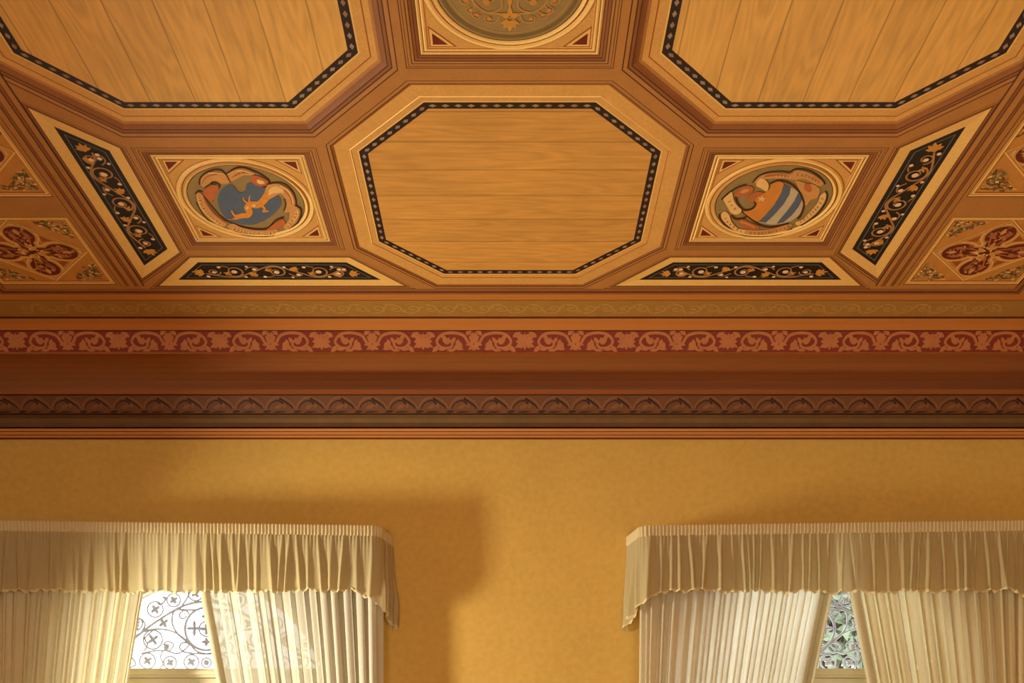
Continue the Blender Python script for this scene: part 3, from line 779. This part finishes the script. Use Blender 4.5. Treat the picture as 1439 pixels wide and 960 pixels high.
c8 = course([ap(583, 2.158, 'grey_band'), ap(588, 2.172, 'grey_band'), ap(594, 2.178, 'grey_band'), ap(600, 2.176, 'leaf_dark'), ap(602.5, 2.172, 'x')], 'dull olive hollow band below the leaf moulding', 'cornice band')
c9 = course([ap(602.5, 2.172, 'cornice_tan'), ap(606, 2.174, 'groove'), ap(607, 2.180, 'cornice_tan'), ap(611, 2.181, 'groove'), ap(612, 2.187, 'cornice_tan'), ap(615, 2.188, 'groove'), ap(617.5, 2.1985, 'cornice_tan'), ap(618.5, 2.2, 'x')], 'three fine orange fillets at the foot of the cornice', 'cornice fillet')

def surf_map(p0, p1, off=.0015):
    """(s metres along the far wall, t 0..1 from the foot of the band to its top) on a far-wall band"""
    a = Vector((0, p1[0]*H, EYE+p1[1]*H)); b = Vector((0, p0[0]*H, EYE+p0[1]*H)); d = (b-a); lim = (HALF_U+p1[0]-1.94)*H-.012
    n = Vector((0, d.z, -d.y)).normalized()
    if n.y > 0: n = -n
    return (lambda s, t, layer=0: Vector((max(-lim, min(lim, s)), 0, 0)) + a + d*t + n*(off+.0007*layer)), d.length
def side_map(p0, p1, sgn, off=.0015):
    a = Vector((sgn*(HALF_U+p1[0]-1.94)*H, 0, EYE+p1[1]*H)); b = Vector((sgn*(HALF_U+p0[0]-1.94)*H, 0, EYE+p0[1]*H)); d = b-a
    n = Vector((d.z, 0, -d.x)).normalized()
    if n.x*sgn > 0: n = -n
    return (lambda s, t, layer=0: Vector((0, s, 0)) + a + d*t + n*(off+.0007*layer)), d.length
def runs(p0, p1):
    f, L = surf_map(p0, p1); hw = (HALF_U+p1[0]-1.94)*H-.012
    out = [(f, L, -hw, hw)]
    for s in (-1, 1):
        g, L2 = side_map(p0, p1, s); out.append((g, L2, 1.2*H, p1[0]*H-.06))
    return out

def acanthus_frieze():
    mb = MB(); Pd = .691
    R_ = runs(red0, red1); runs_first = R_[0][0]
    for f, L, s0, s1 in R_:
        k = Pd/L                                   # aspect: local x in periods, y in band heights
        n0 = math.floor((s0-.2)/Pd)
        for i in range(n0, math.ceil(s1/Pd)+1):
            off = i*Pd-.327
            def m(x, y, layer=0, off=off): return f(off+x*L, y, layer)
            q = k
            def X(pts): return [(p[0]*q, p[1]) for p in pts]
            if f is not runs_first and (off+1.24*Pd > s1 or off < s0): continue
            if off+.1*Pd > s1 or off+1.14*Pd < s0: continue
            S = [(.10, .12), (.17, .40), (.22, .78), (.32, .92), (.43, .84), (.485, .50), (.44, .22), (.36, .20), (.33, .42), (.375, .58)]
            for mir in (0, 1):
                T = (lambda p: (1.24-p[0], p[1])) if mir else (lambda p: p)
                mb.stroke(m, X([T(p) for p in S]), .13, 'frieze_scroll', (1.2, .9), layer=0)
                for (x, y, a, ln, w) in ((.40, .40, 2.2, .36, .26), (.27, .62, -1.2, .44, .2), (.235, .20, .9, .44, .24), (.445, .80, -2.6, .4, .2), (.53, .5, .0, .36, .2), (.15, .62, 1.9, .36, .2), (.06, .1, .5, .5, .16), (.30, .10, -.1, .5, .16)):
                    mb.leaf(m, (T((x, y))[0]*q, y), a if not mir else PI-a, ln, w, 'frieze_scroll', .3)
                mb.disc(m, (T((.385, .50))[0]*q, .50), .15, 'frieze_scroll', 0)
                sg = -1 if mir else 1
                for (x, y, a, ln, w) in ((.20, .80, 2.4, .5, .24), (.26, .34, -.6, .45, .26), (.30, .70, -.9, .42, .2), (.47, .30, -.8, .5, .24), (.50, .72, .5, .5, .24), (.42, .70, -1.9, .35, .18), (.13, .20, 2.6, .4, .2), (.22, .12, .2, .6, .2), (.40, .10, 0.1, .5, .15)):
                    a2 = a if not mir else PI-a
                    mb.leaf(m, (T((x, y))[0]*q, y), a2, ln, w, 'frieze_scroll', .3)
            for a in (-2.6, -.5, .5, 2.6, 1.57, -1.57):
                mb.leaf(m, (.62*q, .5), a, .62 if abs(math.cos(a)) > .3 else .42, .22, 'frieze_scroll', .3)
            for (x, y, a) in ((.56, .2, .4), (.68, .2, 2.7), (.56, .85, -.4), (.68, .85, 3.5)):
                mb.leaf(m, (x*q, y), a, .35, .16, 'frieze_scroll', .3)
            for a in (1.57, .9, 2.24, -.2, 3.34):
                mb.leaf(m, (.12*q, .42), a, .46, .2, 'frieze_scroll', .3)
        for t0, t1, mm in ((.0, .035, 'frieze_red'),):
            mb.poly([f(s0, t0), f(s1, t0), f(s1, t1), f(s0, t1)], mm)
    return mb
o = acanthus_frieze().build('acanthus_scroll', c4); tag(o, 'tan acanthus scrolls')

def leaf_moulding():
    mb = MB(); Pd = .213
    for f, L, s0, s1 in runs(lf0, lf1):
        q = Pd/L
        for i in range(math.ceil(s0/Pd), math.floor(s1/Pd)):
            off = i*Pd
            def m(x, y, layer=0, off=off): return f(off+x*L, y, layer)
            def X(pts): return [(p[0]*q, p[1]) for p in pts]
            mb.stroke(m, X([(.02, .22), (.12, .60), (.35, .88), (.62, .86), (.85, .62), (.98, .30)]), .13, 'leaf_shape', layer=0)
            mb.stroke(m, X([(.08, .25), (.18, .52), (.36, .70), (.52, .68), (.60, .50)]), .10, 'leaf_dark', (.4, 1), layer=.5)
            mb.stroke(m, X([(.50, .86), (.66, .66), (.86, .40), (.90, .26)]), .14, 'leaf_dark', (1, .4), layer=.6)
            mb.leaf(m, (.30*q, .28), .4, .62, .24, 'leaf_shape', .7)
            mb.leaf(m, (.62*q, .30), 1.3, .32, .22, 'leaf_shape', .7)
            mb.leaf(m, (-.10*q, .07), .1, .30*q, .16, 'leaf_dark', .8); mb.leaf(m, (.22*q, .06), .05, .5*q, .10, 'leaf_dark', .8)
    return mb
o = leaf_moulding().build('curled_leaf', c7); tag(o, 'curled leaves in low relief')

def olive_scrolls():
    mb = MB(); Pd = .115
    p0, p1 = (1.982, .9975), (2.038, .9966)
    f = lambda s, t, layer=0: Vector((s, (p0[0]+(p1[0]-p0[0])*t)*H, EYE+(p0[1]+(p1[1]-p0[1])*t)*H-.0012-.0006*layer))
    L = (p1[0]-p0[0])*H; hw = (HALF_U+.03)*H
    for i in range(int(-hw/Pd), int(hw/Pd)):
        off = i*Pd
        m = lambda x, y, layer=0, off=off: f(off+x*L, y, layer)
        s = 1 if i % 2 else -1
        Y = lambda y: .5+s*(y-.5)
        mb.stroke(m, [(x, Y(y)) for x, y in spiral((.3, .5), .26, .05, -2.2, 1.3)], .07, 'olive_scroll', n=2)
        mb.stroke(m, [(.0, Y(.25)), (.25, Y(.2)), (.5, Y(.45)), (.62, Y(.78))], .06, 'olive_scroll', n=4)
        mb.disc(m, (.3, .5), .07, 'acanthus', .5, 8); mb.leaf(m, (.5, Y(.7)), -.6*s, .26, .12, 'acanthus', .5)
    return mb
o = olive_scrolls().build('scroll_pattern', c2); tag(o, 'faint gold scrolls')

# ---------------------------------------------------------------- walls and floor
WIN_X = 2.28; R_ARCH = 1.01; Z_SPR = 2.74; Z_CEN = 3.475-R_ARCH
def opening(cx, grow=0.0):
    R = R_ARCH+grow; zs = Z_SPR; hw = math.sqrt(R*R-(zs-Z_CEN)**2)
    a0 = math.asin((zs-Z_CEN)/R)
    arc = [(cx+R*math.cos(a0+(PI-2*a0)*k/28), Z_CEN+R*math.sin(a0+(PI-2*a0)*k/28)) for k in range(29)]
    return [(cx-hw, .9-grow), (cx+hw, .9-grow)] + arc
TH = .42
w = MB()
ops = [opening(-WIN_X), opening(WIN_X)]
wall_top = EYE+P(600, 2.2)[1]*H
tris = holed_plane([(-HALF_W, 0), (HALF_W, 0), (HALF_W, CZ+.05), (-HALF_W, CZ+.05)], ops)
for t in tris:
    w.poly([(p[0], WALL_Y, p[1]) for p in t], 'plaster')
    w.poly([(p[0], WALL_Y+TH, p[1]) for p in t[::-1]], 'white_plaster')
for op in ops:
    n = len(op)
    for i in range(n):
        a, b = op[i], op[(i+1) % n]
        w.poly([(a[0], WALL_Y, a[1]), (b[0], WALL_Y, b[1]), (b[0], WALL_Y+TH, b[1]), (a[0], WALL_Y+TH, a[1])], 'white_plaster')
structure(w.build('wall_north', origin=(0, WALL_Y, 0)), 'ochre plastered wall with two arched windows', 'wall')
for nm, x0, x1 in (('wall_left', -HALF_W-.3, -HALF_W), ('wall_right', HALF_W, HALF_W+.3)):
    w = MB(); w.box(x0, x1, REAR_Y-.3, WALL_Y+TH, 0, CZ+.05, 'plaster'); structure(w.build(nm, origin=((x0+x1)/2, 2, 0)), nm.replace('wall_', '')+' ochre side wall', 'wall')
w = MB(); w.box(-HALF_W, HALF_W, REAR_Y-.3, REAR_Y, 0, CZ+.05, 'plaster'); structure(w.build('wall_rear', origin=(0, REAR_Y, 0)), 'ochre wall behind the viewer', 'wall')
f = MB(); f.box(-HALF_W-.3, HALF_W+.3, REAR_Y-.3, WALL_Y+TH, -.2, 0, 'parquet'); structure(f.build('floor'), 'wooden floor', 'floor')

# ---------------------------------------------------------------- windows
def arc_pts(cx, R, y, n=36, zs=Z_SPR):
    a0 = math.asin((zs-Z_CEN)/R)
    return [(cx+R*math.cos(a0+(PI-2*a0)*k/n), y, Z_CEN+R*math.sin(a0+(PI-2*a0)*k/n)) for k in range(n+1)]
YF = WALL_Y+.20
def window(k, cx, label):
    root = bpy.data.objects.new('window_%d' % k, None); COL.objects.link(root); root.location = (cx, YF, .9); root['_o'] = (cx, YF, .9)
    structure(root, label, 'window')
    hw = math.sqrt(R_ARCH**2-(Z_SPR-Z_CEN)**2)
    m = MB()
    for (Ra, Rb, y0, y1) in ((R_ARCH, R_ARCH-.035, YF-.03, YF+.06), (R_ARCH-.035, R_ARCH-.067, YF, YF+.06)):
        A = arc_pts(cx, Ra, y0); B = arc_pts(cx, Rb, y0); C = arc_pts(cx, Rb, y1); D = arc_pts(cx, Ra, y1)
        m.grid([D, A, B, C, D], 'frame_paint')
    tag(m.build('arch_frame', root), 'curved painted frame of the fanlight')
    m = MB(); m.box(cx-hw, cx+hw, YF-.05, YF+.06, Z_SPR-.045, Z_SPR+.02, 'frame_paint'); m.box(cx-hw, cx+hw, YF-.075, YF+.0, Z_SPR-.028, Z_SPR+.0, 'frame_paint')
    tag(m.build('transom', root), 'horizontal transom bar')
    for s in (-1, 1):
        m = MB(); x0, x1 = sorted((cx+s*.0006, cx+s*hw)); z0, z1 = .9, Z_SPR-.05
        for bx in ((x0, x1, z1-.22, z1), (x0, x1, z0, z0+.16), (x0, x0+.10, z0+.16, z1-.22), (x1-.10, x1, z0+.16, z1-.22), (x0+.1, x1-.1, 1.75, 1.81)):
            m.box(bx[0], bx[1], YF-.02, YF+.04, bx[2], bx[3], 'frame_paint')
        c = m.build('casement', root); tag(c, 'painted casement leaf')
        g = MB(); g.box(x0+.1, x1-.1, YF+.008, YF+.014, z0+.16, z1-.22, 'glass'); tag(g.build('pane', c), 'clear glass')
    g = MB(); A = arc_pts(cx, R_ARCH-.06, YF+.03)
    g.poly(A, 'glass'); tag(g.build('fanlight_pane', root), 'clear arched glass')
window(1, -WIN_X, 'arched window on the left, bright sky behind its grille')
window(2, WIN_X, 'arched window on the right, greenery behind its grille')

def iron_grille(cx, label):
    y = WALL_Y+TH-.04
    root = thing('iron_grille', (cx, y, Z_SPR), label, 'window grille', 'wrought iron fanlight grilles')
    S = .00524*y/7.70; C0 = 666
    def Q(X, Y): return (cx+(X-C0)/6*S, y, EYE+(1163-(800+Y/6))*S)
    fr = MB()
    Rg = R_ARCH-.022
    fr.tube(arc_pts(cx, Rg, y), .013, 'grille_paint', 8)
    hw = math.sqrt(Rg**2-(Z_SPR-Z_CEN)**2)
    fr.tube([(cx-hw, y, Z_SPR+.012), (cx, y, Z_SPR+.012), (cx+hw, y, Z_SPR+.012)], .011, 'grille_paint', 8)
    tag(fr.build('outer_bar', root, smooth_=True), 'curved bar and foot rail')
    sc = MB(); cr = MB(); rg = MB()
    def tb(mbx, pts, r, n=5):
        for s in (1, -1):
            mbx.tube(smooth([Q(C0+s*(X-C0), Y) for X, Y in pts], n), r*.8, 'grille_paint', 6)
    def cross(X, Y, r, rot=.6):
        for s in ((1, -1) if X != C0 else (1,)):
            for k in range(4):
                a = rot*s+k*PI/2; c = Vector(Q(C0+s*(X-C0), Y)); e = c+Vector((math.cos(a), 0, math.sin(a)))*r*S/6
                cr.tube([c, c+(e-c)*.3, c+(e-c)*.6, c+(e-c)*.85, e], lambda t: .003+.011*math.sin(PI*min(1, t*.9+.1)), 'grille_paint', 6)
    def ring(X, Y, r, rad=.0065):
        for s in ((1, -1) if X != C0 else (1,)):
            rg.tube([Q(C0+s*(X-C0)+r*math.cos(2*PI*k/28), Y+r*math.sin(2*PI*k/28)) for k in range(29)], rad, 'grille_paint', 6)
    tb(sc, [(-300, 840), (-200, 760), (-60, 690), (115, 540), (250, 440), (430, 330), (560, 285), (C0, 275)], .012)
    tb(sc, [(-120, 690), (0, 610), (120, 535), (250, 505), (390, 530), (500, 605), (580, 690), (655, 715)], .009)
    tb(sc, [(600, 345), (510, 345), (400, 350), (378, 450), (420, 540), (500, 612)], .010)
    tb(sc, [(500, 395), (470, 420), (440, 400), (450, 365), (490, 350), (520, 380)], .008)
    tb(sc, [(120, 712), (230, 690), (330, 690), (430, 712), (520, 640), (470, 620), (440, 660), (480, 700), (580, 712), (C0, 716)], .009)
    tb(sc, [(95, 520), (70, 460), (110, 420), (150, 470), (120, 530)], .009)
    tb(sc, [(250, 280), (280, 300), (320, 260), (300, 235), (330, 245)], .009)
    tb(sc, [(-60, 790), (20, 740), (70, 800), (20, 830), (0, 790)], .009)
    tb(sc, [(300, 640), (340, 610), (390, 640), (350, 690), (310, 670)], .008)
    tb(sc, [(140, 690), (170, 640), (150, 580), (215, 520)], .008)
    tb(sc, [(460, 310), (500, 250), (540, 180), (600, 140)], .009)
    tb(sc, [(300, 690), (280, 740), (300, 800), (270, 845)], .008)
    for X, Y, r in ((235, 340, 66), (390, 262, 56), (575, 205, 62), (170, 775, 66), (360, 790, 54), (540, 785, 62), (C0, 790, 40), (75, 460, 52), (-10, 590, 56), (215, 595, 80), (-130, 780, 60), (-170, 640, 46)):
        ring(X, Y, r); cross(X, Y, r*.66)
    ring(C0, 505, 180, .010); ring(C0, 505, 62)
    cross(565, 500, 66, 0); cross(305, 455, 46); cross(C0, 505, 52, 0); cross(C0, 400, 40, 0); cross(C0, 615, 40, 0); cross(330, 655, 28)
    tag(sc.build('scroll_bar', root, smooth_=True), 'curling wrought scrolls'); tag(cr.build('cross_flower', root, smooth_=True), 'four-petal iron flowers'); tag(rg.build('ring', root, smooth_=True), 'iron rings')
iron_grille(-WIN_X, 'pale scrolled iron grille seen against white sky in the left fanlight')
iron_grille(WIN_X, 'pale scrolled iron grille seen against green leaves in the right fanlight')

# ---------------------------------------------------------------- valances and curtains
VF = WALL_Y-.28           # valance front
Z_VT = 3.676; Z_VH = 3.605; Z_HEM = 3.245
def valance(cx, label, seed, inner):
    rnd = random.Random(seed)
    hw = 1.38
    root = thing('valance', (cx, WALL_Y, Z_VT), label, 'valance', 'gathered valances over the windows')
    # plan path from wall, round the corner, along the front, back to the wall
    R = .07; pts = []
    y_w, y_f = WALL_Y-.002, VF
    xl, xr = cx-hw, cx+hw
    Lr = (y_w-(y_f+R)); La = PI/2*R; Lf = (xr-xl)-2*R
    total = 2*Lr+2*La+Lf
    flare = .05
    def at(s):
        """position and outward normal at arc length s"""
        if s < Lr:
            t = s/Lr; return Vector((xl-flare*(1-t), y_w-s)), Vector((-1, 0))
        s -= Lr
        if s < La:
            a = PI+s/R; return Vector((xl+R+R*math.cos(a), y_f+R+R*math.sin(a))), Vector((math.cos(a), math.sin(a)))
        s -= La
        if s < Lf: return Vector((xl+R+s, y_f)), Vector((0, -1))
        s -= Lf
        if s < La:
            a = 1.5*PI+s/R; return Vector((xr-R+R*math.cos(a), y_f+R+R*math.sin(a))), Vector((math.cos(a), math.sin(a)))
        s -= La
        t = min(1, s/Lr); return Vector((xr+flare*t, y_f+R+s)), Vector((1, 0))
    # gathered tape
    hd = MB(); n = int(total/.0040); rows = []
    zs = [Z_VT, Z_VT-.006, Z_VT-.03, Z_VT-.055, Z_VH-.002]
    amp = [.004, .0065, .006, .0065, .003]
    ph = 0; phs = []
    for i in range(n+1):
        phs.append(ph); ph += .0040/.0245*2*PI*rnd.uniform(.8, 1.2)
    for z, A in zip(zs, amp):
        r = []
        for i in range(n+1):
            p, nn = at(total*i/n); q = p+nn*(A*math.sin(phs[i])+.004)
            r.append((q.x, min(q.y, WALL_Y-.001), z+.003*math.sin(phs[i]) + .0135*max(0, (inner-p.x)*(1 if cx < 0 else -1))))
        rows.append(r)
    hd.grid(rows, 'valance_tape')
    tag(hd.build('gathered_heading', root, smooth_=True), 'finely pleated heading tape')
    # skirt: irregular gathers, forking under the tape
    sk = MB(); n = int(total/.0060)
    folds = []; s = 0
    while s < total+.2:
        wd = rnd.choice((.035, .045, .06, .08, .10, .12)); folds.append((s, wd*rnd.uniform(.85, 1.15), rnd.uniform(.010, .024), rnd.uniform(-.03, .03))); s += folds[-1][1]
    fine = [rnd.uniform(0, 6.28) for _ in range(40)]
    m = 22; rows = []
    def fold(sv, t):
        h = 0.0
        for (s0, wd, A, dr) in folds:
            c = s0+wd*.5+dr*t
            d = (sv-c)/(.008+wd*.07)
            if -3 < d < 3: h += A*math.exp(-d*d)*1.3
        return h
    for j in range(m+1):
        t = j/m; r = []
        for i in range(n+1):
            sv = total*i/n; p, nn = at(sv)
            grow = min(1, .25+1.1*t)
            g = grow*fold(sv, t)*1.15 + (1-t)**3*.004*math.sin(sv/.0245*2*PI) + .004*t*math.sin(sv*23+fine[int(sv*6) % 40]*.2)
            # hem: flat in the middle, falling towards the returns
            e = min(sv, total-sv)
            drop = 0
            k0 = Lr+La+.13
            if e < k0: drop = (k0-e)/k0
            hem = Z_HEM-.015*math.cos((p.x-cx)*1.2) - .235*(drop**1.05 if drop > 0 else 0) - .012*math.sin(sv*31+seed)*math.sin(sv*13)
            z = Z_VH+(hem-Z_VH)*t + (1-t)*.0135*max(0, (inner-p.x)*(1 if cx < 0 else -1))
            q = p+nn*(g+.004)
            r.append((q.x, min(q.y, WALL_Y-.001), z))
        rows.append(r)
    sk.grid(rows, 'valance_cloth')
    # turned hem with a small frill
    fr = []
    for dz, A in ((0, 0), (-.006, .010), (-.016, .004)):
        fr.append([(x+.0, min(y-A*(.5+.5*math.sin(i*.9)), WALL_Y-.001), z+dz*(1+.5*math.sin(i*.55))) for i, (x, y, z) in enumerate(rows[-1])])
    o = sk.build('skirt', root, smooth_=True); tag(o, 'gathered cream skirt')
    h = MB(); h.grid(fr, 'valance_tape'); tag(h.build('hem', o, smooth_=True), 'frilled lower hem')
    b = MB(); b.box(xl+.03, xr-.03, VF+.03, WALL_Y-.001, Z_VT-.05, Z_VT-.03, 'white_plaster'); tag(b.build('pelmet_board', root), 'plain board behind the heading')
valance(-2.27, 'cream gathered valance over the left arched window', 21, -.89)
valance(2.27, 'cream gathered valance over the right arched window', 22, .89)

def curtain(xo, xi, lean, label, seed, folds=11, cloth='sheer_thin'):
    """xo: outer edge, xi: inner edge at the valance hem, lean: how far the inner edge swings out per metre down."""
    rnd = random.Random(seed); root = thing('curtain', ((xo+xi)/2, WALL_Y-.17, .06), label, 'curtain', 'sheer curtains at the windows')
    zt, zb = 3.62, .05; zr = 3.24; n = 300; m = 64
    ph = []; p = rnd.uniform(0, 6)
    seg = [rnd.uniform(.7, 1.35) for _ in range(folds*2+2)]; tot = 0
    for i in range(n+1):
        ph.append(p); p += 2*PI*folds/n*seg[int(i/n*folds*2)]
    rows = []
    for j in range(m+1):
        z = zt+(zb-zt)*(j/m); d = max(0, zr-z)
        dd = d if d < 1.1 else 1.1+(1-math.exp(-(d-1.1)*1.2))/1.2*.6
        r = []
        for i in range(n+1):
            s = i/n
            x = xo+(xi-xo)*s + (-lean*dd if d > -1 else 0)*s**.75*(1 if xi > xo else -1)
            wd = abs(xi-xo)/folds
            A = .030*(.75+.5*math.sin(s*7+seed))
            q_ = (ph[i] % (2*PI))-PI
            y = A*(.8*math.sin(ph[i])+.35*math.sin(2*ph[i]+1.1+.5*z)+.15*math.sin(3.3*ph[i]+z)) - .030*math.exp(-(q_/.42)**2)
            x += .30*wd*math.sin(2*ph[i]+.6)*(.6)
            r.append((x, WALL_Y-.175+y, z))
        rows.append(r)
    c = MB(); c.grid(rows, cloth); tag(c.build('drape', root, smooth_=True), 'sheer cream cloth in soft folds')
    k = int(n*.955)
    hm = MB(); hm.grid([[(x, y-.006, z) for x, y, z in r[k:]] for r in rows], 'sheer_hem'); hm.grid([[(x, y+.004, z) for x, y, z in r[k:]] for r in rows], 'sheer_hem')
    tag(hm.build('side_hem', root, smooth_=True), 'doubled hem along the inner edge')
curtain(-3.58, -2.565, .17, 'left curtain of the left window, drawn towards the corner', 31, 13, 'sheer_close')
curtain(-.90, -2.165, .19, 'right curtain of the left window, with the grille glowing through its folds', 32, 14, 'sheer_thin')
curtain(.90, 2.235, .21, 'left curtain of the right window, bright whitish folds leaning outwards', 33, 15, 'sheer_white')
curtain(3.58, 2.365, .20, 'right curtain of the right window, slanting folds with glints of grille', 34, 12, 'sheer_soft')

# ---------------------------------------------------------------- garden tree beyond the right window
rt = thing('tree', (4.1, 13.0, 0), 'grey green tree outside, seen through the right window', 'tree')
t = MB(); t.tube(smooth([(4.1, 13, 0), (4.15, 13, 1.5), (4.0, 13.05, 3.0), (4.1, 13, 4.6)], 5), lambda q: .20-.12*q, 'bark', 9)
for dx, dz in ((-.8, 4.5), (.9, 4.7), (.3, 5.2), (-.4, 5.4)):
    t.tube(smooth([(4.05, 13, 2.6), (4.05+dx*.5, 13+.1*dx, 3.6), (4.05+dx, 13+.3*dx, dz)], 4), lambda q: .09-.07*q, 'bark', 7)
tag(t.build('trunk', rt, smooth_=True), 'grey brown trunk and branches')
l = MB(); rl = random.Random(5)
for i in range(5600):
    a = rl.uniform(0, 2*PI); b = math.acos(rl.uniform(-1, 1)); rr = rl.random()**.4
    c = Vector((4.1+1.5*rr*math.sin(b)*math.cos(a), 13+1.3*rr*math.sin(b)*math.sin(a), 4.35+1.5*rr*math.cos(b)))
    u = Vector((rl.gauss(0, 1), rl.gauss(0, 1), rl.gauss(0, 1))).normalized(); v = u.cross(Vector((rl.gauss(0, 1), rl.gauss(0, 1), rl.gauss(0, 1)))).normalized()
    s = rl.uniform(.06, .12)
    l.poly([c-u*s, c+v*s*.45, c+u*s, c-v*s*.45], 'leaf_green')
tag(l.build('crown', rt), 'loose grey green leaves')

# ---------------------------------------------------------------- light
wd = bpy.data.worlds.new('sky'); scene.world = wd; wd.use_nodes = True
bg = wd.node_tree.nodes['Background']; bg.inputs[0].default_value = (.93, .96, 1.0, 1); bg.inputs[1].default_value = 3.6

def area(name, loc, rot, sx, sy, power, col, spread=PI):
    l = bpy.data.lights.new(name, 'AREA'); l.shape = 'RECTANGLE'; l.size = sx; l.size_y = sy
    l.energy = power; l.color = col; l.spread = spread
    o = bpy.data.objects.new(name, l); COL.objects.link(o); o.location = loc; o.rotation_euler = rot
    return o
# two added fill lights behind the viewer, tilted up; assumed side light added at the windowless left wall
for x in (-2.0, 2.0):
    area('rear_fill_light', (x, REAR_Y+.05, 2.0), (math.radians(90+14), 0, 0), 1.5, 2.4, 152, (1, .94, .82))
area('assumed_side_light', (-HALF_W+.06, WALL_Y-.28-1.12, 2.35), (0, math.radians(-90), 0), .9, .30, 82, (1, .95, .78), math.radians(110))
for x in (-WIN_X, WIN_X):
    p = area('window_portal', (x, WALL_Y+TH+.02, 2.2), (math.radians(-90), 0, 0), 2.3, 2.7, 1, (1, 1, 1)); p.data.cycles.is_portal = True

# ---------------------------------------------------------------- camera
cam = bpy.data.cameras.new('camera'); co = bpy.data.objects.new('camera', cam); COL.objects.link(co)
co.location = (0, 0, EYE); co.rotation_euler = (math.radians(90), 0, 0)
cam.sensor_width = 36; cam.lens = 1470/1439*36
cam.shift_y = (1163-480)/1439; cam.shift_x = 3.0/1439
cam.clip_end = 200
scene.camera = co

for o in bpy.data.objects:
    if '_o' in o.keys(): del o['_o']

vs = scene.view_settings
scene.display_settings.display_device = 'sRGB'
vs.view_transform = 'Standard'; vs.look = 'None'; vs.gamma = 1.0; vs.use_curve_mapping = False
vs.exposure = 0.50
scene.cycles.max_bounces = 12; scene.cycles.diffuse_bounces = 6; scene.cycles.transparent_max_bounces = 16
